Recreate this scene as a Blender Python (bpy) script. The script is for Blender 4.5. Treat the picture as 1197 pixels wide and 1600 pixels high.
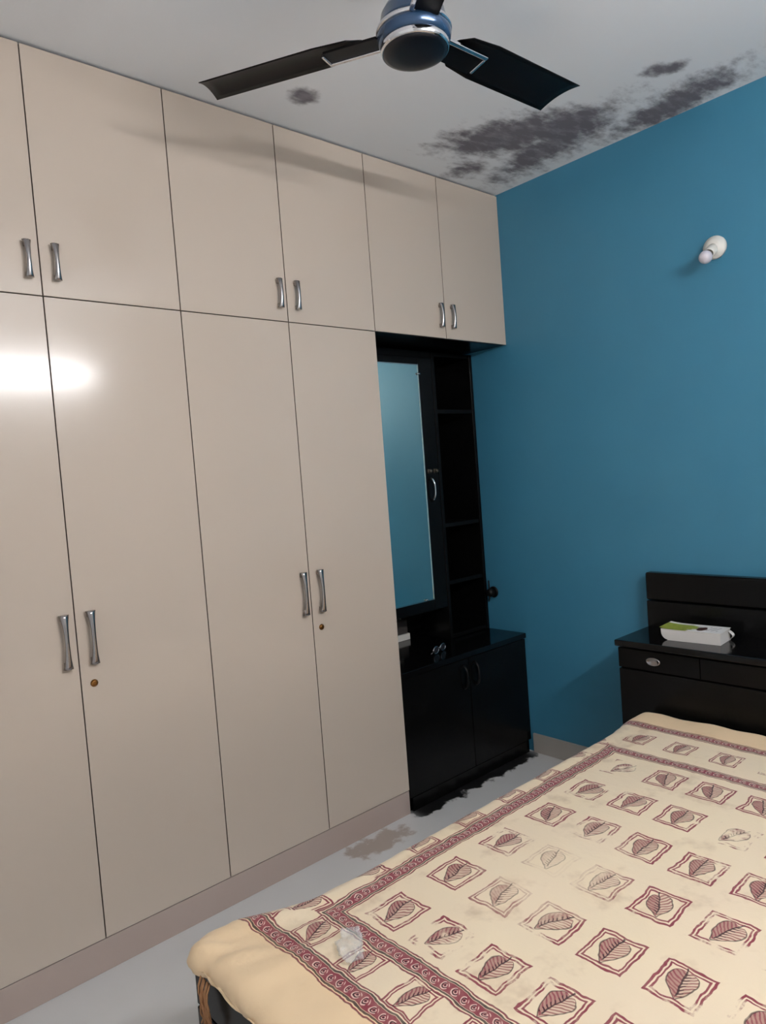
import bpy, bmesh, math, random
from mathutils import Vector, Matrix, noise

for o in list(bpy.data.objects):
    bpy.data.objects.remove(o)
random.seed(7)
S = bpy.context.scene
COL = S.collection

# ------------------------------------------------------------------ camera
CAM = Vector((-2.8894, -2.2339, 1.471))
YAW, PITCH, ROLL, FPX = 0.8458, -0.0504, -0.0754, 1105.25
cd = bpy.data.cameras.new('camera')
cam = bpy.data.objects.new('camera', cd)
COL.objects.link(cam)
S.camera = cam
f = Vector((math.cos(YAW) * math.cos(PITCH), math.sin(YAW) * math.cos(PITCH), math.sin(PITCH)))
r0 = Vector((math.sin(YAW), -math.cos(YAW), 0))
u0 = r0.cross(f)
r = r0 * math.cos(ROLL) + u0 * math.sin(ROLL)
u = -r0 * math.sin(ROLL) + u0 * math.cos(ROLL)
M = Matrix((r, u, -f)).transposed().to_4x4()
M.translation = CAM
cam.matrix_world = M
cd.sensor_fit = 'VERTICAL'
cd.sensor_height = 36.0
cd.lens = 36.0 * FPX / 1600.0
cd.clip_start = 0.02

# ------------------------------------------------------------------ world, exposure
w = bpy.data.worlds.new('world')
S.world = w
w.use_nodes = True
w.node_tree.nodes['Background'].inputs[0].default_value = (0.6, 0.7, 0.9, 1)
w.node_tree.nodes['Background'].inputs[1].default_value = 0.02
S.view_settings.view_transform = 'Standard'
S.view_settings.look = 'None'
S.view_settings.gamma = 1.0
S.view_settings.use_curve_mapping = False
S.view_settings.exposure = 0.0
TUBE_STRENGTH = 274.0

H = 2.82            # ceiling height
YR = -2.89          # wall opposite the wardrobe
YB = 0.60           # wall behind the wardrobe
XF = -3.60          # wall behind the camera


# ------------------------------------------------------------------ node expressions
class X:
    """A tiny expression wrapper: arithmetic on sockets builds Math nodes."""
    def __init__(s, nt, v):
        s.nt, s.v = nt, v

    def _op(s, op, *a, clamp=False):
        n = s.nt.nodes.new('ShaderNodeMath')
        n.operation = op
        n.use_clamp = clamp
        for i, q in enumerate((s,) + a):
            q = q.v if isinstance(q, X) else q
            if isinstance(q, (int, float)):
                n.inputs[i].default_value = q
            else:
                s.nt.links.new(q, n.inputs[i])
        return X(s.nt, n.outputs[0])

    def __add__(s, o): return s._op('ADD', o)
    __radd__ = __add__
    def __sub__(s, o): return s._op('SUBTRACT', o)
    def __rsub__(s, o): return X(s.nt, float(o))._op('SUBTRACT', s)
    def __mul__(s, o): return s._op('MULTIPLY', o)
    __rmul__ = __mul__
    def __truediv__(s, o): return s._op('DIVIDE', o)
    def abs(s): return s._op('ABSOLUTE')
    def floor(s): return s._op('FLOOR')
    def mod(s, o): return s._op('FLOORED_MODULO', o)
    def sin(s): return s._op('SINE')
    def cos(s): return s._op('COSINE')
    def sqrt(s): return s._op('SQRT')
    def pow(s, o): return s._op('POWER', o)
    def min(s, o): return s._op('MINIMUM', o)
    def max(s, o): return s._op('MAXIMUM', o)
    def lt(s, o): return s._op('LESS_THAN', o)
    def gt(s, o): return s._op('GREATER_THAN', o)
    def frac(s): return s._op('FRACT')
    def clamp(s): return s._op('ADD', 0.0, clamp=True)

    def smooth(s, a, b):
        n = s.nt.nodes.new('ShaderNodeMapRange')
        n.interpolation_type = 'SMOOTHSTEP'
        n.inputs['From Min'].default_value = a
        n.inputs['From Max'].default_value = b
        s.nt.links.new(s.v, n.inputs['Value'])
        return X(s.nt, n.outputs[0])


def line(d, wdt, soft=0.0006):
    """1 where |d| < wdt."""
    return 1.0 - d.abs().smooth(wdt - soft, wdt + soft)


def pick(mask, a, b):
    return b + (a - b) * mask


def nnoise(nt, vec, scale, detail=2.0, rough=0.5, out=0):
    n = nt.nodes.new('ShaderNodeTexNoise')
    n.inputs['Scale'].default_value = scale
    n.inputs['Detail'].default_value = detail
    n.inputs['Roughness'].default_value = rough
    if vec is not None:
        nt.links.new(vec, n.inputs['Vector'])
    return X(nt, n.outputs[out])


def mixc(nt, fac, a, b):
    n = nt.nodes.new('ShaderNodeMix')
    n.data_type = 'RGBA'
    for sock, val in ((n.inputs[0], fac), (n.inputs[6], a), (n.inputs[7], b)):
        if isinstance(val, X):
            val = val.v
        if isinstance(val, (int, float)):
            sock.default_value = val
        elif isinstance(val, tuple):
            sock.default_value = (*val, 1.0)
        else:
            nt.links.new(val, sock)
    return n.outputs[2]


def srgb(rr, g, b):
    def l(c):
        c /= 255.0
        return c / 12.92 if c <= 0.04045 else ((c + 0.055) / 1.055) ** 2.4
    return (l(rr), l(g), l(b))


def mat(name, col, rough=0.5, metal=0.0, var=0.06, vscale=8.0, bump=0.0, bscale=120.0, coat=0.0,
        spec=0.5, stretch=None):
    m = bpy.data.materials.new(name)
    m.use_nodes = True
    nt = m.node_tree
    b = nt.nodes['Principled BSDF']
    tc = nt.nodes.new('ShaderNodeTexCoord')
    vec = tc.outputs['Object']
    if stretch:
        mp = nt.nodes.new('ShaderNodeMapping')
        mp.inputs['Scale'].default_value = stretch
        nt.links.new(vec, mp.inputs['Vector'])
        vec = mp.outputs[0]
    nz = nnoise(nt, vec, vscale, 4.0)
    lo = tuple(c * (1 - var) for c in col)
    hi = tuple(min(1, c * (1 + var)) for c in col)
    nt.links.new(mixc(nt, nz, lo, hi), b.inputs['Base Color'])
    b.inputs['Roughness'].default_value = rough
    b.inputs['Metallic'].default_value = metal
    b.inputs['Coat Weight'].default_value = coat
    b.inputs['Coat Roughness'].default_value = 0.08
    b.inputs['Specular IOR Level'].default_value = spec
    if bump:
        bn = nt.nodes.new('ShaderNodeBump')
        bn.inputs['Strength'].default_value = bump
        bn.inputs['Distance'].default_value = 0.002
        nt.links.new(nnoise(nt, vec, bscale, 3.0).v, bn.inputs['Height'])
        nt.links.new(bn.outputs[0], b.inputs['Normal'])
    return m


def node_setup(name):
    m = bpy.data.materials.new(name)
    m.use_nodes = True
    nt = m.node_tree
    tc = nt.nodes.new('ShaderNodeTexCoord')
    return m, nt, nt.nodes['Principled BSDF'], tc


def sep(nt, vec):
    n = nt.nodes.new('ShaderNodeSeparateXYZ')
    nt.links.new(vec, n.inputs[0])
    return [X(nt, n.outputs[i]) for i in range(3)]


def add_bump(nt, b, height, strength, dist):
    bn = nt.nodes.new('ShaderNodeBump')
    bn.inputs['Strength'].default_value = strength
    bn.inputs['Distance'].default_value = dist
    nt.links.new(height.v, bn.inputs['Height'])
    nt.links.new(bn.outputs[0], b.inputs['Normal'])


# ------------------------------------------------------------------ materials
def make_laminate():
    m, nt, b, tc = node_setup('beige_laminate')
    nz = nnoise(nt, tc.outputs['Object'], 1.6, 3.0)
    nt.links.new(mixc(nt, nz, srgb(190, 176, 162), srgb(196, 181, 166)), b.inputs['Base Color'])
    b.inputs['Roughness'].default_value = 0.15
    b.inputs['Specular IOR Level'].default_value = 0.5
    add_bump(nt, b, nnoise(nt, tc.outputs['Object'], 260.0, 2.0), 0.05, 0.001)
    return m


def make_wall_blue():
    m, nt, b, tc = node_setup('blue_wall_paint')
    v = tc.outputs['Object']
    nz = nnoise(nt, v, 3.0, 4.0)
    nt.links.new(mixc(nt, nz, srgb(55, 118, 147), srgb(63, 127, 155)), b.inputs['Base Color'])
    b.inputs['Roughness'].default_value = 0.42
    add_bump(nt, b, nnoise(nt, v, 220.0, 3.0) + nnoise(nt, v, 60.0, 2.0), 0.16, 0.002)
    return m


def make_ceiling():
    m, nt, b, tc = node_setup('ceiling_paint')
    v = tc.outputs['Object']
    x, y, z = sep(nt, v)
    n1 = nnoise(nt, v, 9.0, 6.0, 0.62)
    n2 = nnoise(nt, v, 38.0, 4.0, 0.6)

    def blob(cx, cy, rx, ry, rot=0.0):
        c, s = math.cos(rot), math.sin(rot)
        dx, dy = x - cx, y - cy
        p = (dx * c + dy * s) / rx
        q = (dy * c - dx * s) / ry
        return (1.0 - (p * p + q * q).sqrt()).max(-1.0)
    fld = blob(-0.46, -0.42, 0.33, 0.20, -0.9) * 1.1
    fld = fld.max(blob(-0.30, -0.60, 0.22, 0.22, -1.0) * 1.1)
    fld = fld.max(blob(-0.22, -0.48, 0.17, 0.50, -0.25) - 0.05)
    fld = fld.max(blob(-0.10, -0.95, 0.15, 0.40, -0.15) - 0.05)
    fld = fld.max(blob(-0.37, -1.06, 0.06, 0.11, 0.6) - 0.1)
    fld = fld.max(blob(-0.36, -0.12, 0.14, 0.15, 0.3) - 0.2)
    fld = fld.max(blob(-1.32, -0.21, 0.07, 0.055, 0.3) - 0.02)
    mp = nt.nodes.new('ShaderNodeMapping')
    mp.inputs['Rotation'].default_value = (0, 0, 0.75)
    mp.inputs['Scale'].default_value = (1.0, 2.2, 1.0)
    nt.links.new(v, mp.inputs['Vector'])
    n3 = nnoise(nt, mp.outputs[0], 10.0, 5.0, 0.6)
    raw = fld + (n1 - 0.5) * 1.0 + (n3 - 0.5) * 1.1 + (n2 - 0.5) * 0.35
    dark = raw.smooth(-0.06, 0.66) * (n3 * 0.7 + 0.62).clamp()
    base = mixc(nt, nnoise(nt, v, 1.2, 3.0), srgb(238, 240, 243), srgb(243, 244, 246))
    nt.links.new(mixc(nt, dark * 0.88, base, srgb(82, 72, 84)), b.inputs['Base Color'])
    b.inputs['Roughness'].default_value = 0.8
    add_bump(nt, b, nnoise(nt, v, 140.0, 3.0), 0.12, 0.002)
    return m


def make_floor():
    m, nt, b, tc = node_setup('grey_floor')
    v = tc.outputs['Object']
    x, y, z = sep(nt, v)
    n1 = nnoise(nt, v, 14.0, 5.0, 0.6)
    base = mixc(nt, nnoise(nt, v, 4.0, 5.0), srgb(203, 201, 199), srgb(214, 212, 210))
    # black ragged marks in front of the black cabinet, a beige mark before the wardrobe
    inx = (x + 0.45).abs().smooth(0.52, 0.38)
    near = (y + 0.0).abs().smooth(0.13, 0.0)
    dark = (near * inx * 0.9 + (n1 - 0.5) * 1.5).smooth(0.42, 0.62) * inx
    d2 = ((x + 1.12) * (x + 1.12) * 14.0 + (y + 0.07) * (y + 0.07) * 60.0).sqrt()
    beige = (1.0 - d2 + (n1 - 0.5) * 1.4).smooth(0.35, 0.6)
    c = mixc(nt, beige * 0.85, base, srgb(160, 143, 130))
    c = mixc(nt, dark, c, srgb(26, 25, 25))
    nt.links.new(c, b.inputs['Base Color'])
    b.inputs['Roughness'].default_value = 0.32
    return m


def make_sheet():
    m, nt, b, tc = node_setup('block_printed_cotton')
    uv = nt.nodes.new('ShaderNodeUVMap')
    uv.uv_map = 'print'
    v = uv.outputs[0]
    s0, t0, _ = sep(nt, v)                       # s runs along the bed, t across it, in metres
    wob = nt.nodes.new('ShaderNodeTexNoise')
    wob.inputs['Scale'].default_value = 24.0
    wob.inputs['Detail'].default_value = 2.0
    nt.links.new(v, wob.inputs['Vector'])
    wx, wy, wz = sep(nt, wob.outputs['Color'])
    s = s0 + (wx - 0.5) * 0.018
    t = t0 + (wy - 0.5) * 0.018
    fine = nnoise(nt, v, 300.0, 2.0)
    wear = nnoise(nt, v, 5.0, 3.0, 0.55)
    wear2 = nnoise(nt, v, 34.0, 3.0, 0.6)

    def rect(sa, sb, ta, tb):
        qs = (s - (sa + sb) / 2).abs() - (sb - sa) / 2
        qt = (t - (ta + tb) / 2).abs() - (tb - ta) / 2
        return qs.max(qt), qs.gt(qt)
    bi, si = rect(-1.985, -0.775, -2.135, -0.935)
    bo, so = rect(-2.117, -0.525, -2.27, -0.80)

    red = X(nt, 0.0)
    blk = X(nt, 0.0)
    pale = X(nt, 0.0)
    for bd, sd in ((bi, si), (bo, so)):
        a = pick(sd, t, s)
        red = red.max(line(bd, 0.0130))
        blk = blk.max(line(bd.abs() - 0.0162, 0.0023))
        red = red.max(line(bd.abs() - 0.0228, 0.0016))
        blk = blk.max(line(bd.abs() - 0.0246, 0.0007) * 0.7)
        # scrolls along the band
        ca = a.mod(0.026) - 0.013
        rr = (ca * ca + (bd - 0.001) * (bd - 0.001)).sqrt()
        open_ = 1.0 - line(ca + bd * 0.7 + 0.006, 0.0026)
        pale = pale.max(line(rr - 0.0085, 0.0012) * open_)
        pale = pale.max(line(rr - 0.0040, 0.0009) * (1.0 - line(ca - bd * 0.7 - 0.003, 0.0016)))
        blk = blk.max(line(rr - 0.0061, 0.0011) * open_)
        blk = blk.max(1.0 - rr.smooth(0.0016, 0.0026))
    # motif cells: three regions share one motif
    inside = bi.lt(-0.02)
    PS, PT = 0.1965, 0.1405
    cs1 = (s + 0.90) / PS
    ct1 = (t + 1.045) / PT
    qs1 = (cs1 + 0.5).floor()
    qt1 = (ct1 + 0.5).floor()
    mx1 = (cs1 - qs1) * PS
    my1 = (ct1 - qt1) * PT
    # end strips (across the bed)
    PE = 0.15
    endm = si
    foot = s.lt(-1.4)
    mxe = pick(foot, s + 2.052, s + 0.648)
    cte = (t + 0.965) / PE
    qte = (cte + 0.5).floor()
    mye = (cte - qte) * PE
    # side strips (along the bed)
    css = (s + 0.90) / 0.185
    qss = (css + 0.5).floor()
    mxs = (css - qss) * 0.185
    mys = (t + 1.535).abs() - 0.667
    mx = pick(inside, mx1, pick(endm, mxe, mxs))
    my = pick(inside, my1, pick(endm, mye, mys))
    ia = pick(inside, qs1, pick(endm, foot * 5.0 + 20.0, qss + 40.0))
    ib = pick(inside, qt1, pick(endm, qte, t.gt(-1.5) * 3.0))
    okreg = pick(inside, X(nt, 1.0), bi.gt(0.024) * bo.lt(-0.022))
    rnd = ((ia * 12.9898 + ib * 78.233).sin() * 43758.5453).frac()
    rnd2 = ((ia * 39.3468 + ib * 11.135).sin() * 24634.6345).frac()
    # double square outline
    shr = pick(inside, X(nt, 1.0), X(nt, 1.22))
    sq = (mx.abs() / 1.12).max(my.abs()) * shr
    frame = line(sq - 0.0480, 0.0025).max(line(sq - 0.0400, 0.0020))
    # leaf, pointing to the foot of the bed, turned a little in each square
    an = (rnd - 0.5) * 0.9
    c, sn = an.cos(), an.sin()
    lx = (mx * c + my * sn) * pick(inside, X(nt, 1.0), X(nt, 1.15))
    ly = (my * c - mx * sn) * pick(inside, X(nt, 1.0), X(nt, 1.3))
    q = ((lx + 0.046) / 0.088).clamp()
    width = 0.0560 * q.pow(1.05) * (1.0 - q).max(0.0).pow(0.44) * 1.25
    inl = q.gt(0.01) * q.lt(0.99)
    body = (width - ly.abs()).smooth(-0.0004, 0.0006) * inl
    side = ly.gt(0.0)
    vein = ((lx - ly.abs() * 0.75) * 640.0).sin()
    hatch = vein.smooth(-0.15, 0.45)
    fill = body * pick(side, hatch * 0.26 + 0.70, hatch * 0.6 + 0.25)
    edge = line(width - ly.abs(), 0.0015) * inl
    mid = line(ly, 0.0017) * (lx + 0.034).gt(0.0) * lx.lt(0.051)
    teeth = vein.smooth(0.35, 0.8) * line(ly.abs() - 0.004, 0.0055) * pick(rnd2.gt(0.5), side, 1.0 - side) \
        * (lx + 0.032).gt(0.0) * lx.lt(0.036)
    ghost = (wear + (rnd - 0.5) * 0.16 + (wear2 - 0.5) * 0.45)
    keep_f = ghost.smooth(0.34, 0.46)
    keep_l = (ghost + 0.13).smooth(0.33, 0.47)
    # the middle of the cloth is worn palest
    wornr = ((s + 1.52) * (s + 1.52) * 1.6 + (t + 1.22) * (t + 1.22) * 4.0).sqrt()
    wornk = (wornr + (wear2 - 0.5) * 0.35).smooth(0.05, 0.42)
    keep_f = keep_f * (wornk * 0.95 + 0.05)
    keep_l = keep_l * (wornk * 0.8 + 0.2)
    red = red.max(frame * okreg * keep_f).max(fill * okreg * keep_l)
    blk = blk.max((edge * 0.85).max(mid).max(teeth) * okreg * (keep_l * 0.5 + 0.5))
    # cloth ground with tea coloured blotches
    blot = nnoise(nt, v, 7.0, 4.0, 0.6).smooth(0.53, 0.72)
    pinkish = nnoise(nt, v, 4.0, 2.0)
    base = mixc(nt, pinkish, srgb(228, 211, 178), srgb(226, 205, 180))
    base = mixc(nt, blot * 0.5, base, srgb(178, 150, 124))
    plain = bo.gt(0.012)
    base = mixc(nt, plain * 0.7, base, srgb(230, 198, 156))
    ink = (wear2 * 0.4 + 0.76).clamp()
    col = mixc(nt, (red * ink * 0.95).clamp(), base, srgb(122, 20, 52))
    col = mixc(nt, pale * 0.85, col, srgb(226, 196, 182))
    col = mixc(nt, (blk * ink * 0.92).clamp(), col, srgb(34, 12, 24))
    nt.links.new(col, b.inputs['Base Color'])
    b.inputs['Roughness'].default_value = 0.85
    b.inputs['Specular IOR Level'].default_value = 0.2
    b.inputs['Sheen Weight'].default_value = 0.15
    soft = nnoise(nt, v, 11.0, 4.0, 0.55)
    add_bump(nt, b, soft * 3.0 + fine * 0.12, 0.4, 0.004)
    return m


def make_book_cover():
    m, nt, b, tc = node_setup('printed_book_cover')
    x, y, z = sep(nt, tc.outputs['Object'])      # y runs along the long side, +y left in view
    nv = nnoise(nt, tc.outputs['Object'], 45.0, 4.0)
    nv2 = nnoise(nt, tc.outputs['Object'], 90.0, 3.0)
    green = ((y + 0.012) * 16.0 + (nv - 0.5) * 1.6 - (x + 0.0).abs() * 6.0).smooth(-0.1, 0.12) * x.lt(0.035)
    col = mixc(nt, nv2, srgb(92, 112, 40), srgb(176, 186, 84))
    c = mixc(nt, green, srgb(232, 230, 228), col)
    fx = ((x + 0.01) * (x + 0.01) * 1.2 + (y + 0.030) * (y + 0.030) * 3.5).sqrt()
    fig = (fx + (nv - 0.5) * 0.03).smooth(0.038, 0.03)
    c = mixc(nt, fig, c, srgb(58, 30, 30))
    # strokes of small print to the right of the picture
    a = (y + x * 0.35)
    st = line(a.mod(0.018) - 0.009, 0.0022) * (y + 0.052).lt(0.0) * (y + 0.092).gt(0.0) * x.abs().lt(0.03)
    c = mixc(nt, st * 0.8, c, srgb(70, 72, 80))
    nt.links.new(c, b.inputs['Base Color'])
    b.inputs['Roughness'].default_value = 0.35
    return m


def make_plastic():
    m, nt, b, tc = node_setup('clear_plastic_film')
    nz = nnoise(nt, tc.outputs['Object'], 70.0, 3.0)
    b.inputs['Base Color'].default_value = (0.9, 0.92, 0.93, 1)
    b.inputs['Roughness'].default_value = 0.08
    b.inputs['Specular IOR Level'].default_value = 1.0
    tr = nt.nodes.new('ShaderNodeBsdfTransparent')
    mx = nt.nodes.new('ShaderNodeMixShader')
    nt.links.new((nz * 0.45).v, mx.inputs[0])
    nt.links.new(tr.outputs[0], mx.inputs[1])
    nt.links.new(b.outputs[0], mx.inputs[2])
    nt.links.new(mx.outputs[0], nt.nodes['Material Output'].inputs['Surface'])
    add_bump(nt, b, nz, 0.6, 0.004)
    return m


def make_emit(name, col, strength):
    m, nt, b, tc = node_setup(name)
    b.inputs['Base Color'].default_value = (0.9, 0.9, 0.9, 1)
    b.inputs['Emission Color'].default_value = (*col, 1)
    b.inputs['Emission Strength'].default_value = strength
    return m


LAM = make_laminate()
BLUE = make_wall_blue()
CEIL = make_ceiling()
FLOOR = make_floor()
SHEET = make_sheet()
COVER = make_book_cover()
FILM = make_plastic()
TUBE = make_emit('lit_tube', (0.985, 0.985, 1.0), TUBE_STRENGTH)
EDGE = mat('brown_edge_band', srgb(62, 40, 30), 0.5)
CARC = mat('dark_board', srgb(44, 32, 26), 0.6)
SKIRT = mat('grey_beige_skirting', srgb(168, 162, 154), 0.35, var=0.05)
WHITEW = mat('off_white_wall_paint', srgb(242, 241, 239), 0.7, var=0.02, bump=0.1)
BLACK = mat('black_laminate', srgb(10, 10, 10), 0.22, spec=0.15, var=0.15, vscale=5, bump=0.04, bscale=200)
BLACKG = mat('glossy_black_laminate', srgb(9, 9, 10), 0.1, spec=0.3, var=0.15, vscale=5)
CHROME = mat('brushed_chrome', srgb(168, 164, 164), 0.2, 1.0, var=0.08, vscale=30)
CHROMEP = mat('polished_chrome', srgb(225, 225, 228), 0.06, 1.0, var=0.03)
BRASS = mat('brass', srgb(146, 102, 56), 0.32, 1.0, var=0.15, vscale=60)
DULL = mat('dull_bronze', srgb(112, 104, 92), 0.4, 0.9, var=0.15, vscale=60)
MIRROR = mat('mirror_silver', (0.60, 0.84, 0.83), 0.02, 1.0, var=0.005)
FANBLUE = mat('metallic_blue_enamel', srgb(44, 72, 104), 0.25, 0.5, var=0.1, vscale=20, coat=0.6)
FANDARK = mat('dark_navy_plastic', srgb(12, 14, 22), 0.3, var=0.1)
FANBLADE = mat('dark_brown_blade_enamel', srgb(9, 8, 9), 0.4, spec=0.12, var=0.2, vscale=12)
WHITEP = mat('white_plastic', srgb(226, 222, 214), 0.4, var=0.03)
BULB = mat('milky_glass', srgb(206, 200, 208), 0.12, var=0.05, coat=0.4)
BLKP = mat('black_plastic', srgb(10, 10, 11), 0.45, spec=0.2, var=0.1)
PLINTH = mat('beige_plinth_laminate', srgb(172, 155, 146), 0.3, var=0.04, vscale=2)
PAPER = mat('white_paper', srgb(214, 210, 206), 0.7, var=0.04, vscale=4, bump=0.3, bscale=20, stretch=(1, 1, 60))
GREYB = mat('dark_grey_card', srgb(66, 62, 60), 0.6)
MATT = mat('cream_mattress_ticking', srgb(206, 190, 160), 0.8)
BROWN = mat('brown_thread', srgb(168, 122, 84), 0.9, var=0.25, vscale=50)
LENS = mat('spectacle_lens', srgb(40, 40, 46), 0.05, var=0.02, coat=1.0)


# ------------------------------------------------------------------ geometry helpers
def add_box(bm, x0, x1, y0, y1, z0, z1, bev=0.0, seg=1):
    t = bmesh.new()
    bmesh.ops.create_cube(t, size=1.0)
    for vv in t.verts:
        vv.co = Vector((x0 + (vv.co.x + .5) * (x1 - x0), y0 + (vv.co.y + .5) * (y1 - y0), z0 + (vv.co.z + .5) * (z1 - z0)))
    if bev:
        bmesh.ops.bevel(t, geom=list(t.edges), offset=bev, segments=seg, affect='EDGES', profile=0.5)
    join(bm, t)


def join(bm, t, mtx=None):
    if mtx is not None:
        t.transform(mtx)
    mp = {}
    for vv in t.verts:
        mp[vv] = bm.verts.new(vv.co)
    for fc in t.faces:
        nf = bm.faces.new([mp[q] for q in fc.verts])
        nf.material_index = fc.material_index
        nf.smooth = fc.smooth
    t.free()


def add_lathe(bm, prof, n=32, mtx=None, smooth=True, flute=None):
    """prof: list of (radius, z); closed at both ends."""
    t = bmesh.new()
    rings = []
    for k, (rad, z) in enumerate(prof):
        ring = []
        for i in range(n):
            a = 2 * math.pi * i / n
            rr = rad
            if flute:
                rr = rad * (1 + flute(k) * math.cos(a * 8))
            ring.append(t.verts.new((rr * math.cos(a), rr * math.sin(a), z)))
        rings.append(ring)
    for a, b in zip(rings, rings[1:]):
        for i in range(n):
            fc = t.faces.new((a[i], a[(i + 1) % n], b[(i + 1) % n], b[i]))
            fc.smooth = smooth
    t.faces.new(list(reversed(rings[0])))
    t.faces.new(rings[-1])
    join(bm, t, mtx)


def add_tube(bm, pts, rad, n=10):
    pts = [Vector(q) for q in pts]
    t = bmesh.new()
    rings = []
    prev = None
    for i, q in enumerate(pts):
        d = (pts[min(i + 1, len(pts) - 1)] - pts[max(i - 1, 0)]).normalized()
        if prev is None:
            ref = Vector((0, 0, 1)) if abs(d.z) < 0.9 else Vector((1, 0, 0))
            prev = d.cross(ref).normalized()
        prev = (prev - d * prev.dot(d)).normalized()
        bb = d.cross(prev)
        rr = rad[i] if isinstance(rad, (list, tuple)) else rad
        rings.append([t.verts.new(q + (prev * math.cos(2 * math.pi * k / n) + bb * math.sin(2 * math.pi * k / n)) * rr) for k in range(n)])
    for a, b in zip(rings, rings[1:]):
        for i in range(n):
            fc = t.faces.new((a[i], a[(i + 1) % n], b[(i + 1) % n], b[i]))
            fc.smooth = True
    t.faces.new(list(reversed(rings[0])))
    t.faces.new(rings[-1])
    join(bm, t)


def obj(name, bm, materials, parent=None, loc=None):
    """Link bm as ONE mesh object. Vertices are in the parent's own space (or the world's)."""
    bmesh.ops.recalc_face_normals(bm, faces=list(bm.faces))
    me = bpy.data.meshes.new(name)
    bm.to_mesh(me)
    bm.free()
    for mm in (materials if isinstance(materials, (list, tuple)) else [materials]):
        me.materials.append(mm)
    o = bpy.data.objects.new(name, me)
    COL.objects.link(o)
    if parent is not None:
        o.parent = parent
    if loc is not None:
        o.location = loc
    return o


def box(name, dims, m, parent=None, bev=0.0, seg=1, loc=None):
    bm = bmesh.new()
    add_box(bm, *dims, bev=bev, seg=seg)
    return obj(name, bm, m, parent, loc)


def thing(name, label, cat, loc=(0, 0, 0), rz=0.0, group=None):
    o = bpy.data.objects.new(name, None)
    COL.objects.link(o)
    o.empty_display_size = 0.1
    o.location = loc
    o.rotation_euler = (0, 0, rz)
    return tag(o, label, cat, group)


def tag(o, label, cat, group=None):
    o['label'] = label
    o['category'] = cat
    if group:
        o['group'] = group
    return o


def struct(o):
    o['kind'] = 'structure'
    return o


def dup(o, parent=None):
    kids = list(o.children)
    c = o.copy()
    COL.objects.link(c)
    c.parent = parent
    for k in kids:
        dup(k, c)
    return c


# ------------------------------------------------------------------ the room
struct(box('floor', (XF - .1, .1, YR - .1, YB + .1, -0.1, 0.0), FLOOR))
struct(box('ceiling', (XF - .1, .1, YR - .1, YB + .1, H, H + .1), CEIL))
struct(box('wall_back', (0.0, .1, YR, YB, 0.0, H), BLUE))
struct(box('wall_left', (XF, 0.0, YB, YB + .1, 0.0, H), WHITEW))
struct(box('wall_right', (XF, 0.0, YR - .1, YR, 0.0, H), WHITEW))
struct(box('wall_front', (XF - .1, XF, YR, YB, 0.0, H), WHITEW))
struct(box('baseboard_back', (-0.012, 0.0, YR, -0.014, 0.0, 0.098), SKIRT, bev=0.002))

# ------------------------------------------------------------------ wardrobe
UW = 0.8765          # width of a two-door unit
ZJ = 2.080           # joint between lower doors and lofts
ZB = 0.105           # bottom of the lower doors
ZT = H - 0.007
G = 0.0015            # half a gap


def handle_bm(length, r_end, r_mid, off):
    bm = bmesh.new()
    t = bmesh.new()
    n, kk = 20, 21
    rings = []
    for k in range(kk):
        q = k / (kk - 1) * 2 - 1
        e = abs(q) ** 2.2
        rad = r_mid + (r_end - r_mid) * e
        yy = -(off * (1 - 0.45 * e))
        fl = max(0.0, (abs(q) - 0.55) / 0.45) * 0.10
        ring = []
        for i in range(n):
            a = 2 * math.pi * i / n
            rr = rad * (1 + fl * math.cos(a * 10))
            ring.append(t.verts.new((rr * math.cos(a), yy + 0.75 * rr * math.sin(a), q * length / 2)))
        rings.append(ring)
    for a, b in zip(rings, rings[1:]):
        for i in range(n):
            fc = t.faces.new((a[i], a[(i + 1) % n], b[(i + 1) % n], b[i]))
            fc.smooth = True
    t.faces.new(list(reversed(rings[0])))
    t.faces.new(rings[-1])
    join(bm, t)
    # feet that carry the bow on the door
    for s in (-1, 1):
        z = s * (length / 2 - r_end * 0.9)
        add_box(bm, -r_end * .6, r_end * .6, -off * .62, 0.0, z - r_end * .55, z + r_end * .55, bev=0.001)
    return bm


def door_bm(wd, ht):
    """Door with laminate face and a dark edge band; origin at its lower left front corner."""
    bm = bmesh.new()
    add_box(bm, 0, wd, 0.0, 0.018, 0, ht, bev=0.0012)
    for fc in bm.faces:
        c = fc.calc_center_median()
        if c.x < 1e-4 or c.x > wd - 1e-4 or c.z < 1e-4 or c.z > ht - 1e-4:
            fc.material_index = 1
    return bm


def lock_bm():
    bm = bmesh.new()
    rot = Matrix.Rotation(math.radians(90), 4, 'X')
    add_lathe(bm, [(0.0115, 0), (0.0115, 0.003), (0.009, 0.0045), (0.0085, 0.006), (0.004, 0.0062)], 24, rot)
    add_box(bm, -0.0012, 0.0012, -0.0068, -0.0055, -0.006, 0.006)
    return bm


def carcass_bm(x0, x1, z0, z1, base=None):
    bm = bmesh.new()
    zz = base if base is not None else z0
    add_box(bm, x0 + .001, x0 + .018, 0.021, YB - .001, zz, z1)
    add_box(bm, x1 - .018, x1 - .001, 0.021, YB - .001, zz, z1)
    add_box(bm, x0 + .018, x1 - .018, 0.021, YB - .001, z1 - .018, z1)
    add_box(bm, x0 + .018, x1 - .018, 0.021, YB - .001, z0, z0 + .018)
    add_box(bm, x0 + .018, x1 - .018, YB - .010, YB - .001, z0 + .018, z1 - .018)
    add_box(bm, (x0 + x1) / 2 - .009, (x0 + x1) / 2 + .009, 0.021, 0.30, z0 + .018, z1 - .018)
    return bm


H_LOW = handle_bm(0.165, 0.0138, 0.0066, 0.026)
H_UP = handle_bm(0.108, 0.0120, 0.0064, 0.024)


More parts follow.
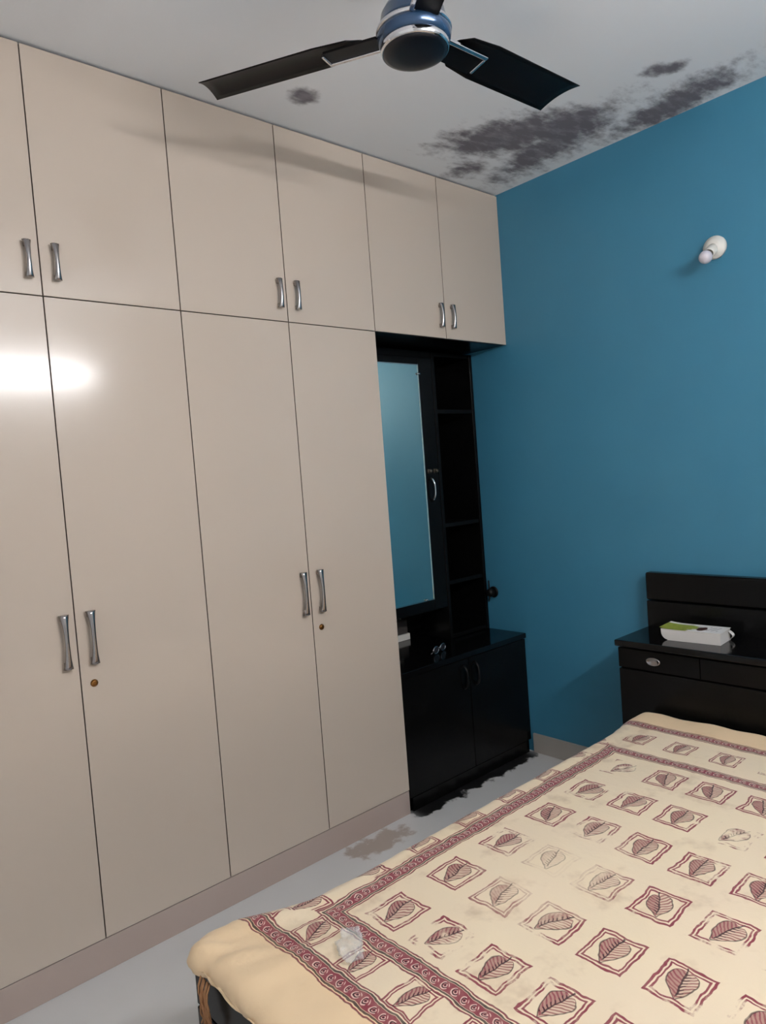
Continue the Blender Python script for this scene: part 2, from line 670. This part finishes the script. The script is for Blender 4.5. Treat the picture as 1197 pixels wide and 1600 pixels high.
def mesh_of(bm, name, mats):
    bmesh.ops.recalc_face_normals(bm, faces=list(bm.faces))
    me = bpy.data.meshes.new(name)
    bm.to_mesh(me)
    bm.free()
    for mm in mats:
        me.materials.append(mm)
    return me


ME_HL = mesh_of(H_LOW, 'handle', [CHROME])
ME_HU = mesh_of(H_UP, 'handle', [CHROME])
ME_LOCK = mesh_of(lock_bm(), 'lock', [BRASS])


def inst(name, me, parent, loc):
    o = bpy.data.objects.new(name, me)
    COL.objects.link(o)
    o.parent = parent
    o.location = loc
    return o


def two_door_unit(root, z0, z1, low):
    hw = UW / 2
    for k in range(2):
        d = obj('door', door_bm(hw - 2 * G, z1 - z0), [LAM, EDGE], root, (k * hw + G, 0, z0))
        hx = (hw - G - 0.036) if k == 0 else (0.043 - G)
        inst('handle', ME_HL if low else ME_HU, d, (hx, 0, (1.046 if low else 2.182) - z0))
        if low and k == 1:
            lk = inst('lock', ME_LOCK, d, (0.037, 0, 0.902 - z0))
            lk['label'] = 'small round brass lock'


wd_b = thing('wardrobe', 'beige two-door wardrobe cupboard next to the black mirror niche, with a brass lock', 'wardrobe', (-2 * UW, 0, 0), group='tall wardrobe units')
obj('carcass', carcass_bm(0, UW, ZB, ZJ - G - .001, 0.0), CARC, wd_b)
two_door_unit(wd_b, ZB, ZJ - G, True)
# the outer face of the cupboard beside the niche is beige too
wd_a = dup(wd_b)
wd_a.location = (-3 * UW, 0, 0)
wd_a['label'] = 'beige two-door wardrobe cupboard at the left edge, with the white lamp glare on it'

lf_c = thing('loft_cabinet', 'beige two-door loft cabinet over the black mirror niche, against the blue wall', 'cabinet', (-UW, 0, 0), group='loft cabinets under the ceiling')
obj('carcass', carcass_bm(0, UW, ZJ + G, ZT), BLACK, lf_c)
two_door_unit(lf_c, ZJ + G, ZT, False)
lf_b = dup(lf_c)
lf_b.location = (-2 * UW, 0, 0)
lf_b['label'] = 'middle beige two-door loft cabinet, above the wardrobe beside the mirror niche'
lf_a = dup(lf_c)
lf_a.location = (-3 * UW, 0, 0)
lf_a['label'] = 'beige two-door loft cabinet at the upper left corner, above the lamp glare'

pl = bmesh.new()
add_box(pl, -3 * UW + .002, -UW - .002, 0.003, 0.020, 0.0, ZB - 0.004, bev=0.001)
tag(obj('wardrobe_plinth', pl, PLINTH), 'long beige plinth board along the floor under the wardrobe doors', 'plinth')

# ------------------------------------------------------------------ black niche: cabinet, mirror cupboard, shelf tower
XN0, XN1 = -UW + .002, -0.003
CT = 0.617
cb = thing('dresser_cabinet', 'low black two-door cabinet under the mirror, standing beside the blue wall', 'cabinet', (XN0, 0, 0))
cw = XN1 - XN0
bm = bmesh.new()
add_box(bm, 0, .018, 0.022, YB - .001, 0, CT - .026)
add_box(bm, cw - .018, cw, 0.022, YB - .001, 0, CT - .026)
add_box(bm, .018, cw - .018, 0.05, YB - .001, 0.07, 0.088)
add_box(bm, .018, cw - .018, YB - .012, YB - .001, 0.088, CT - .026)
obj('carcass', bm, BLACK, cb)
box('plinth', (.018, cw - .018, 0.006, 0.024, 0.0, 0.06), BLACK, cb)
tp = bmesh.new()
add_box(tp, 0, cw, -0.006, YB - .001, CT - .025, CT, bev=0.002)
obj('top', tp, BLACKG, cb)
hw = cw / 2
for k in range(2):
    d = box('door', (0, hw - .004, 0, 0.019, 0, CT - .030 - .064), BLACK, cb, bev=0.0015, loc=(k * hw + .002, 0.002, 0.064))
    hb = bmesh.new()
    pts = []
    for i in range(13):
        q = i / 12 * 2 - 1
        pts.append((0, -0.024 * (1 - q ** 4) - 0.001, q * 0.053))
    add_tube(hb, pts, [0.0055 + 0.002 * abs(i / 6 - 1) ** 2 for i in range(13)], 10)
    h = obj('handle', hb, BLKP, d, (hw - .045 if k == 0 else .036, 0, 0.505 - 0.064))
    h['label'] = 'black bow handle'

MY = 0.232           # front face of the mirror door and tower
mc = thing('mirror_cabinet', 'black wall cupboard whose door holds the long mirror, right of the wardrobe', 'mirror cabinet', (0, 0, 0))
MX0, MX1, MZ0, MZ1 = -UW + .004, -0.312, 0.787, 2.070
bm = bmesh.new()
add_box(bm, MX0, MX0 + .018, MY + .022, YB - .001, MZ0, MZ1)
add_box(bm, MX1 - .018, MX1, MY + .022, YB - .001, MZ0, MZ1)
add_box(bm, MX0 + .018, MX1 - .018, MY + .022, YB - .001, MZ0, MZ0 + .018)
add_box(bm, MX0 + .018, MX1 - .018, MY + .022, YB - .001, MZ1 - .018, MZ1)
add_box(bm, MX0 + .018, MX1 - .018, YB - .012, YB - .001, MZ0 + .018, MZ1 - .018)
obj('carcass', bm, BLACK, mc)
box('head_board', (MX0, MX1, MY + .004, MY + .022, MZ1 - .030, MZ1), BLACK, mc)
bm = bmesh.new()
GX0, GX1, GZ0, GZ1 = MX0 + .07, -0.405, 0.842, 2.003
dz1 = MZ1 - .032
add_box(bm, MX0 + .002, GX0, MY, MY + .020, MZ0 + .002, dz1, bev=.001)
add_box(bm, GX1, MX1 - .001, MY, MY + .020, MZ0 + .002, dz1, bev=.001)
add_box(bm, GX0, GX1, MY, MY + .020, MZ0 + .002, GZ0, bev=.001)
add_box(bm, GX0, GX1, MY, MY + .020, GZ1, dz1, bev=.001)
fr = obj('door_frame', bm, BLACK, mc)
bm = bmesh.new()
add_box(bm, GX0 + .001, GX1 - .001, MY + .003, MY + .009, GZ0 + .001, GZ1 - .001, bev=.0015)
mg = obj('mirror_glass', bm, MIRROR, fr)
bm = bmesh.new()
for zz in (GZ0, GZ1):
    add_box(bm, GX0 - .001, GX1, MY + .0005, MY + .003, zz - .002, zz + .002)
add_box(bm, GX1 - .003, GX1, MY + .0003, MY + .003, GZ0, GZ1)
e_ = obj('mirror_edge', bm, CHROMEP, fr)
e_['label'] = 'thin bright edge of the mirror'
for cx, cz in ((GX1 - .002, GZ1 - .045), (GX1 - .055, GZ0 + .006), (GX0 + .06, GZ0 + .006)):
    c_ = bmesh.new()
    add_box(c_, cx - .011, cx + .011, MY - .004, MY + .0005, cz - .004, cz + .004, bev=.0015)
    add_lathe(c_, [(.0045, 0), (.0045, .003), (.002, .004)], 14, Matrix.Translation((cx, MY - .004, cz)) @ Matrix.Rotation(math.pi / 2, 4, 'X'))
    o_ = obj('mirror_clip', c_, CHROMEP, fr)
hb = bmesh.new()
pts = [(GX1 + .030 + 0.004 * math.sin(i / 12 * math.pi), MY - 0.024 * (1 - (i / 6 - 1) ** 4) - .002, 1.445 - i / 12 * 0.115) for i in range(13)]
add_tube(hb, pts, [0.0042 + .003 * abs(i / 6 - 1) ** 3 for i in range(13)], 12)
h = obj('handle', hb, CHROMEP, fr)
h['label'] = 'slim chrome bow handle'
for cx in (GX1 + .028, MX1 - .022):
    k_ = bmesh.new()
    add_lathe(k_, [(.010, 0), (.010, .004), (.006, .008), (.008, .013), (.005, .016)], 18,
              Matrix.Translation((cx, MY, 1.478)) @ Matrix.Rotation(math.pi / 2, 4, 'X'))
    add_box(k_, cx - .013, cx + .013, MY - .002, MY, 1.468, 1.488, bev=.0008)
    o_ = obj('catch', k_, DULL, fr)
    o_['label'] = 'dull bronze catch'

TX0, TX1 = -0.309, -0.004
st = thing('shelf_tower', 'tall narrow black open shelf tower between the mirror and the blue wall', 'shelf unit', (0, 0, 0))
for x0 in (TX0, TX1 - .020):
    box('side_panel', (x0, x0 + .020, MY, YB - .013, CT + .001, 2.070), BLACK, st, bev=.001)
box('back_panel', (TX0, TX1, YB - .012, YB - .001, CT + .001, 2.070), BLACK, st)
for zz in (0.640, 0.915, 1.208, 1.785, 2.070):
    box('shelf', (TX0 + .0205, TX1 - .0205, MY + .004, YB - .013, zz - .020, zz), BLACK, st, bev=.001)

# ------------------------------------------------------------------ small things of the niche
bx_ = thing('small_box', 'small white based box with dark grey upper part under the mirror by the wardrobe side', 'box', (-0.465, 0.48, CT))
box('base', (-.065, .06, -.05, .05, 0.0, 0.032), WHITEP, bx_, bev=.002)
box('upper_part', (-.055, .052, -.042, .045, 0.0322, 0.10), GREYB, bx_, bev=.002)

eg = thing('eyeglasses', 'folded thin-rimmed eyeglasses glinting on top of the low black cabinet', 'eyeglasses', (-0.525, 0.105, CT), math.radians(14))


def lens_ring(cx):
    return [(cx + .024 * math.cos(a), 0.0, .020 + .0165 * math.sin(a)) for a in [i / 24 * 2 * math.pi for i in range(25)]]


for s in (-1, 1):
    rb = bmesh.new()
    add_tube(rb, lens_ring(s * .032), .0017, 8)
    rim = obj('rim', rb, CHROMEP, eg)
    lb = bmesh.new()
    add_lathe(lb, [(.0225, -.0006), (.0225, .0006)], 24, Matrix.Translation((s * .032, 0, .020)) @ Matrix.Diagonal((1, 1, .7, 1)) @ Matrix.Rotation(math.pi / 2, 4, 'X'))
    obj('lens', lb, LENS, rim)
    tb = bmesh.new()
    add_tube(tb, [(s * .056, 0, .024), (s * .058, .006, .022), (s * .030, .014 + (.004 if s > 0 else 0), .012), (-s * .02, .016 + (.004 if s > 0 else 0), .006), (-s * .045, .018 + (.004 if s > 0 else 0), .002)], .0014, 8)
    obj('temple', tb, CHROMEP, eg)
bb = bmesh.new()
add_tube(bb, [(-.009, 0, .024), (0, -.002, .028), (.009, 0, .024)], .0015, 8)
obj('bridge', bb, CHROMEP, eg)

pg = thing('wall_plug', 'small rounded black plug on the blue wall beside the shelf tower', 'plug', (0, 0.190, 0.815))
bm = bmesh.new()
RX = Matrix.Rotation(-math.pi / 2, 4, 'Y')
add_lathe(bm, [(.030, 0), (.030, .004), (.026, .008)], 24, RX)
obj('face_plate', bm, BLKP, pg)
bm = bmesh.new()
add_lathe(bm, [(.017, .008), (.021, .016), (.022, .034), (.017, .044), (.008, .047)], 24, RX)
obj('body', bm, BLKP, pg)
bm = bmesh.new()
add_tube(bm, [(-.036, 0, -.018), (-.036, .004, -.034), (-.03, .012, -.046), (-.014, .02, -.030), (-.006, .024, .02), (-.006, .026, .06)], .0035, 8)
obj('cord', bm, BLKP, pg)

# ------------------------------------------------------------------ wall bulb holder
bh = thing('wall_lamp', 'white round bulb holder with a small unlit bulb high on the blue wall', 'lamp', (0, -1.043, 2.262))
bm = bmesh.new()
add_lathe(bm, [(.0445, 0), (.0445, .010), (.040, .018), (.031, .024), (.029, .030), (.010, .031)], 40, RX)
obj('base', bm, WHITEP, bh)
axis = Vector((-.098, 0, -.058)).normalized()
rotq = Vector((0, 0, 1)).rotation_difference(axis).to_matrix().to_4x4()
T0 = Matrix.Translation((-.016, 0, -.004)) @ rotq
bm = bmesh.new()
add_lathe(bm, [(.021, 0), (.021, .034), (.0195, .040), (.0195, .052), (.015, .0525)], 32, T0)
obj('socket', bm, WHITEP, bh)
bm = bmesh.new()
add_lathe(bm, [(.0158, .052), (.0165, .053), (.0165, .058), (.0158, .0585)], 32, T0)
ck = obj('collar', bm, DULL, bh)
bm = bmesh.new()
prof = [(.0125, .0585), (.0130, .068)] + [(.0250 * math.sin(math.radians(q)), .0900 - .0250 * math.cos(math.radians(q))) for q in range(35, 180, 9)] + [(.0004, .1150)]
add_lathe(bm, prof, 32, T0)
bl = obj('bulb', bm, BULB, bh)
bl['label'] = 'milky unlit bulb'

# ------------------------------------------------------------------ ceiling fan
FX, FY, FZ = -1.545, -0.970, 2.580
fan = thing('ceiling_fan', 'dark three-blade ceiling fan with blue motor and chrome ring', 'ceiling fan', (FX, FY, FZ))
bm = bmesh.new()
add_lathe(bm, [(.050, H - FZ - .055), (.062, H - FZ - .050), (.066, H - FZ - .03), (.060, H - FZ - .0005)], 36)
obj('canopy', bm, FANDARK, fan)
bm = bmesh.new()
add_lathe(bm, [(.0125, .075), (.0125, H - FZ - .05)], 20)
obj('rod', bm, FANDARK, fan)
bm = bmesh.new()
add_lathe(bm, [(.026, .085), (.040, .075), (.070, .056), (.080, .040), (.085, .016), (.092, .004)], 56)
obj('motor_cover', bm, FANBLUE, fan)
bm = bmesh.new()
add_lathe(bm, [(.0945, .0038), (.0962, .000), (.0962, -.004), (.0942, -.007)], 64)
obj('rim_band', bm, CHROMEP, fan)
bm = bmesh.new()
add_lathe(bm, [(.0942, -.0071), (.0938, -.016), (.0910, -.027), (.0865, -.034)], 64)
obj('motor_body', bm, FANBLUE, fan)
bm = bmesh.new()
add_lathe(bm, [(.0850, -.0342), (.0872, -.036), (.0862, -.050), (.0830, -.0525)], 64)
obj('chrome_ring', bm, CHROMEP, fan)
bm = bmesh.new()
add_lathe(bm, [(.0815, -.0520), (.0815, -.0535), (.072, -.0560), (.045, -.0580), (.01, -.0585)], 56)
obj('bottom_cap', bm, FANDARK, fan)


def blade_parts():
    """Blade along +x with a pitch, slightly waisted root and a slanted tip."""
    bm = bmesh.new()
    top, bot = [], []
    N = 16
    rows = []
    for i in range(N + 1):
        q = i / N
        x = .135 + q * .478
        wl = .052 + .014 * min(1, q * 4)           # leading half width
        wt = .052 + .014 * min(1, q * 4)
        # rounded root, slanted tip
        if q < .06:
            k = math.sqrt(max(0, 1 - (1 - q / .06) ** 2)) * .35 + .65
            wl *= k
            wt *= k
        row = []
        for j in range(9):
            s = j / 8
            y = wl + (-wt - wl) * s
            xx = x - .022 * q ** 3 * (1 - s)
            camber = -.010 * (1 - (2 * s - 1) ** 2)
            row.append((xx, y, camber * -1))
        rows.append(row)
    tv = [[bm.verts.new((a, b, c + .001)) for a, b, c in row] for row in rows]
    bv = [[bm.verts.new((a, b, c - .001)) for a, b, c in row] for row in rows]
    for i in range(N):
        for j in range(8):
            bm.faces.new((tv[i][j], tv[i + 1][j], tv[i + 1][j + 1], tv[i][j + 1])).smooth = True
            bm.faces.new((bv[i][j], bv[i][j + 1], bv[i + 1][j + 1], bv[i + 1][j])).smooth = True
    for i in range(N):
        bm.faces.new((tv[i][0], bv[i][0], bv[i + 1][0], tv[i + 1][0]))
        bm.faces.new((tv[i][8], tv[i + 1][8], bv[i + 1][8], bv[i][8]))
    for j in range(8):
        bm.faces.new((tv[0][j], tv[0][j + 1], bv[0][j + 1], bv[0][j]))
        bm.faces.new((tv[N][j], bv[N][j], bv[N][j + 1], tv[N][j + 1]))
    # bracket with a chrome L-shaped trim below the blade
    br = bmesh.new()
    add_box(br, .088, .235, -.042, .026, -.0095, -.0035, bev=.001)
    tr = bmesh.new()
    add_box(tr, .092, .242, .020, .032, -.015, -.0050, bev=.0025, seg=2)
    add_box(tr, .234, .242, -.034, .0195, -.015, -.0050, bev=.002, seg=2)
    return bm, br, tr


b_, br_, tr_ = blade_parts()
PT = Matrix.Rotation(math.radians(-9), 4, 'X')
for q in (br_, tr_):
    q.transform(Matrix.Diagonal((1, -1, 1, 1)))
for q in (b_, br_, tr_):
    q.transform(PT)
ME_B = mesh_of(b_, 'blade', [FANBLADE])
ME_BR = mesh_of(br_, 'bracket', [FANBLADE])
ME_TR = mesh_of(tr_, 'trim', [CHROMEP])
for a in (119.0, -2.2, 238.5):
    o = inst('blade', ME_B, fan, (0, 0, 0))
    o.rotation_euler = (0, 0, math.radians(a))
    inst('bracket', ME_BR, o, (0, 0, 0))
    q = inst('bracket_trim', ME_TR, o, (0, 0, 0))
    q['label'] = 'chrome trim'

# ------------------------------------------------------------------ tube light on the wall behind the photographer's right
tl = thing('tube_light', 'white batten with a lit tube high on the wall opposite the wardrobe', 'lamp', (-1.66, YR, 2.330))
box('batten', (-.63, .63, 0, .030, -.022, .022), WHITEP, tl, bev=.003)
for s in (-1, 1):
    box('end_cap', (s * .625 - .012, s * .625 + .012, .030, .075, -.018, .018), WHITEP, tl, bev=.003)
bm = bmesh.new()
add_tube(bm, [(-.61, .056, 0), (.61, .056, 0)], .0140, 20)
obj('tube', bm, TUBE, tl)

# ------------------------------------------------------------------ bed
BX0, BX1 = -2.262, -0.325      # foot face, head end of the frame
BY0, BY1 = -2.250, -0.790
FT = 0.450                     # top of the frame
bed = thing('bed', 'black wooden double bed with drawered headboard against the blue wall', 'bed', ((BX0 + BX1) / 2, (BY0 + BY1) / 2, 0))
OX, OY = bed.location.x, bed.location.y


def bbox(name, x0, x1, y0, y1, z0, z1, m=BLACK, bev=.002, parent=bed):
    return box(name, (x0 - OX, x1 - OX, y0 - OY, y1 - OY, z0, z1), m, parent, bev=bev)


bbox('foot_panel', BX0, BX0 + .025, BY0, BY1, 0.0, 0.345)
bbox('foot_rail', BX0, BX0 + .030, BY0, BY1, 0.350, FT, bev=.004)
bbox('side_rail', BX0 + .031, BX1, -0.884, -0.860, 0.0, 0.2495)
bbox('side_rail', BX0 + .031, BX1, -2.262, -2.238, 0.0, 0.2495)
bbox('base_board', BX0 + .031, BX1, -2.262, -0.860, 0.25, 0.270, bev=0)
HY0, HY1 = -2.385, -0.703
bbox('headboard_panel', -0.058, -0.013, HY0, HY1, 0.0, 0.852, bev=.003)
bbox('headboard_panel', -0.060, -0.013, HY0, HY1, 0.856, 0.974, bev=.006)
bbox('drawer_box', -0.305, -0.060, HY0 + .01, HY1 - .008, 0.0, 0.712)
lg = bmesh.new()
add_box(lg, -0.338 - OX, -0.062 - OX, HY0 - OY, HY1 - OY, 0.714, 0.741, bev=.006, seg=3)
obj('ledge', lg, BLACKG, bed)
bbox('head_face', -0.322, -0.306, HY0 + .01, HY1 - .008, 0.0, 0.622)
nd = 5
dw = (HY1 - .008 - (HY0 + .01)) / nd
for k in range(nd):
    y1 = HY1 - .008 - k * dw
    d = bbox('drawer', -0.324, -0.306, y1 - dw + .003, y1, 0.628, 0.708)
    if k in (0, 2, 4):
        pb = bmesh.new()
        PM = Matrix.Translation((-0.324 - OX, y1 - .150 - OY, 0.669)) @ Matrix.Diagonal((1, 1, .55, 1)) @ RX
        add_lathe(pb, [(.030, 0), (.030, .003), (.0285, .0055), (.0250, .0060), (.0230, .0045), (.006, .0035)], 36, PM)
        h = obj('drawer_pull', pb, CHROME, d)
        h['label'] = 'oval silver pull'

mt = bmesh.new()
MX_0, MX_1, MY_0, MY_1 = BX0 + .036, -0.362, -2.262, -0.860
add_box(mt, MX_0, MX_1, MY_0, MY_1, 0.2705, 0.474, bev=.036, seg=5)
tag(obj('mattress', mt, MATT), 'cream mattress inside the black bed frame under the printed sheet', 'mattress')

# bedsheet: rests 4 mm over the mattress, rolls down at every side; printed in its own metres
ZS = 0.486
RR = 0.042
SX0, SX1, SY0 = BX0 - .010 + RR, -0.356 - RR, MY_0 - RR * 0 + .034
SYB = -0.842 - RR              # flat part ends here on the wardrobe side
NS, NT, NO = 120, 96, 14
OV = 0.118


def side_edge(s):
    """Where the sheet's flat part ends beside the wardrobe: pulled outwards over the foot corner."""
    k = min(1.0, max(0.0, (-1.97 - s) / 0.20))
    k = k * k * (3 - 2 * k)
    h = min(1.0, max(0.0, (s + 0.66) / 0.22))
    h = h * h * (3 - 2 * h)
    return SYB + 0.078 * k + 0.022 * h


def axis_params(a, b, n, over_a, over_b, no_b):
    out = [a - over_a * (1 - k / NO) for k in range(NO)]
    out += [a + (b - a) * k / n for k in range(n + 1)]
    out += [b + over_b * (k + 1) / no_b for k in range(no_b)]
    return out


ss = axis_params(SX0, SX1, NS, OV, OV, NO)
ts = axis_params(SY0, SYB, NT, OV, OV + .07, 24)


def sheet_pt(s, t):
    sy1 = side_edge(s)
    cx, cy = min(max(s, SX0), SX1), min(max(t, SY0), sy1)
    ox, oy = s - cx, t - cy
    d0 = math.hypot(ox, oy)
    d = d0
    lim = OV
    if s < SX0:
        # tucked high over the foot rail, a little longer at the corner
        lim = 0.053 + 0.012 * math.exp(-(((t - sy1) / 0.06) ** 2)) + 0.008 * noise.noise((t * 6, 2.2, 0.5))
        if t > sy1:
            lim = OV + (0.065 - OV) * min(1.0, 1.5 * (SX0 - s) / d0)
    if d > lim:
        d = lim + (d - lim) * 0.03
    n1 = noise.noise((s * 3.1, t * 3.1, 1.7)) * 0.005 + noise.noise((s * 9, t * 9, 4.2)) * 0.002
    # crumples near the foot corner and at the head
    ft = math.exp(-(((s - SX0) / .20) ** 2))
    cr = ft * noise.noise((s * 4 + t * 9, t * 7, 9.1)) * 0.017
    cr += ft * math.exp(-(((t - sy1) / .16) ** 2)) * noise.noise((s * 17 + t * 22, t * 12, 5.1)) * 0.022
    cr += math.exp(-(((s - SX1) / .10) ** 2)) * noise.noise((s * 4, t * 11, 3.3)) * 0.008
    z = ZS + max(-0.005, n1 + cr)
    if d0 < 1e-9:
        return (s, t, z)
    ux, uy = ox / d0, oy / d0
    q = RR * math.pi / 2
    if d < q:
        th = d / RR
        hx, dz = RR * math.sin(th), RR * (1 - math.cos(th))
    else:
        hx, dz = RR, RR + (d - q)
    hx += abs(noise.noise((s * 15, t * 15, 7.7))) * 0.012 * min(1, d / q)
    return (cx + ux * hx, cy + uy * hx, z - dz)


bm = bmesh.new()
uvl = bm.loops.layers.uv.new('print')
grid = [[bm.verts.new(sheet_pt(s, t)) for t in ts] for s in ss]
for i in range(len(ss) - 1):
    for j in range(len(ts) - 1):
        fc = bm.faces.new((grid[i][j], grid[i + 1][j], grid[i + 1][j + 1], grid[i][j + 1]))
        fc.smooth = True
        for lp, (a, b) in zip(fc.loops, ((i, j), (i + 1, j), (i + 1, j + 1), (i, j + 1))):
            lp[uvl].uv = (ss[a], ts[b])
sheet = obj('bedsheet', bm, SHEET)
tag(sheet, 'cream cotton bedsheet block printed with maroon leaf squares, spread over the bed', 'bedsheet')
sm = sheet.modifiers.new('thickness', 'SOLIDIFY')
sm.thickness = 0.0012
sm.offset = 1.0

# frayed brown threads hanging from the sheet's corner over the foot of the bed
bm = bmesh.new()
for k in range(13):
    y = -0.845 - random.random() * .050
    x = BX0 - .016
    ln = .05 + random.random() * .06
    pts = [Vector((BX0 - .012, y, 0.450)), Vector((BX0 - .020, y, 0.432))]
    for q in range(1, 6):
        pts.append(Vector((BX0 - .018 - random.random() * .007, y + (random.random() - .5) * .012 - .003 * q, 0.430 - ln * q / 5)))
    add_tube(bm, pts, .0021, 5)
fo = obj('fringe', bm, BROWN, sheet)
fo['label'] = 'brown frayed threads'

# crumpled clear wrapper near the foot
bm = bmesh.new()
t = bmesh.new()
bmesh.ops.create_icosphere(t, subdivisions=4, radius=1.0)
for vv in t.verts:
    n_ = vv.co.copy()
    k = 1 + .5 * noise.noise(n_ * 1.7) + .35 * abs(noise.noise(n_ * 3.2))
    vv.co = Vector((n_.x * .026 * k, n_.y * .045 * k, max(-.004, n_.z * .013 * k)))
for fc in t.faces:
    fc.smooth = True
join(bm, t)
pw = obj('plastic_wrapper', bm, FILM, None, (-2.035, -1.068, 0.4960))
pw.rotation_euler = (0, 0, math.radians(-35))
tag(pw, 'crumpled clear plastic wrapper lying on the bedsheet near the foot border', 'wrapper')

# ------------------------------------------------------------------ book on the headboard ledge
bk = thing('book', 'thick white paperback with green pictured cover on the black headboard ledge', 'book', (-0.185, -0.968, 0.7415), math.radians(4))
bm = bmesh.new()
NP = 10
# page block: its left end is rounded underneath
outline = [(-.112, .002)] + [(.086 + .026 * math.sin(math.pi / 2 * i / NP), .002 + .030 * (1 - math.cos(math.pi / 2 * i / NP))) for i in range(NP + 1)] + [(.112, .044), (-.112, .044)]
va = [bm.verts.new((-.055, y, z)) for y, z in outline]
vb = [bm.verts.new((.055, y, z)) for y, z in outline]
bm.faces.new(va)
bm.faces.new(list(reversed(vb)))
for i in range(len(outline)):
    j = (i + 1) % len(outline)
    bm.faces.new((va[i], vb[i], vb[j], va[j]))
obj('page_block', bm, PAPER, bk)
bm = bmesh.new()
NC = 14
tv, bv = [], []
for i in range(NC + 1):
    y = -.114 + .230 * i / NC
    lift = .0445 + .004 * max(0, (y - .05) / .06) ** 2
    tv.append([bm.verts.new((x, y, lift + .0016)) for x in (-.057, .057)])
    bv.append([bm.verts.new((x, y, lift)) for x in (-.057, .057)])
for i in range(NC):
    bm.faces.new((tv[i][0], tv[i][1], tv[i + 1][1], tv[i + 1][0]))
    bm.faces.new((bv[i][0], bv[i + 1][0], bv[i + 1][1], bv[i][1]))
    for k in (0, 1):
        bm.faces.new((tv[i][k], tv[i + 1][k], bv[i + 1][k], bv[i][k]))
bm.faces.new((tv[0][0], bv[0][0], bv[0][1], tv[0][1]))
bm.faces.new((tv[NC][0], tv[NC][1], bv[NC][1], bv[NC][0]))
c_ = obj('front_cover', bm, COVER, bk)
c_['label'] = 'cover with green picture and dark print'
box('back_cover', (-.056, .056, -.113, .088, 0.0, 0.0016), PAPER, bk)
bm = bmesh.new()
va, vb = [], []
for i in range(11):
    a = math.pi * i / 10
    y = -.113 - .014 * math.sin(a)
    z = .036 - .032 * i / 10
    va.append([bm.verts.new((x, y, z)) for x in (.030, .054)])
    vb.append([bm.verts.new((x, y - .0012, z)) for x in (.030, .054)])
for i in range(10):
    bm.faces.new((va[i][0], va[i + 1][0], va[i + 1][1], va[i][1]))
    bm.faces.new((vb[i][0], vb[i][1], vb[i + 1][1], vb[i + 1][0]))
    for k in (0, 1):
        bm.faces.new((va[i][k], vb[i][k], vb[i + 1][k], va[i + 1][k]))
obj('loose_flap', bm, PAPER, bk)
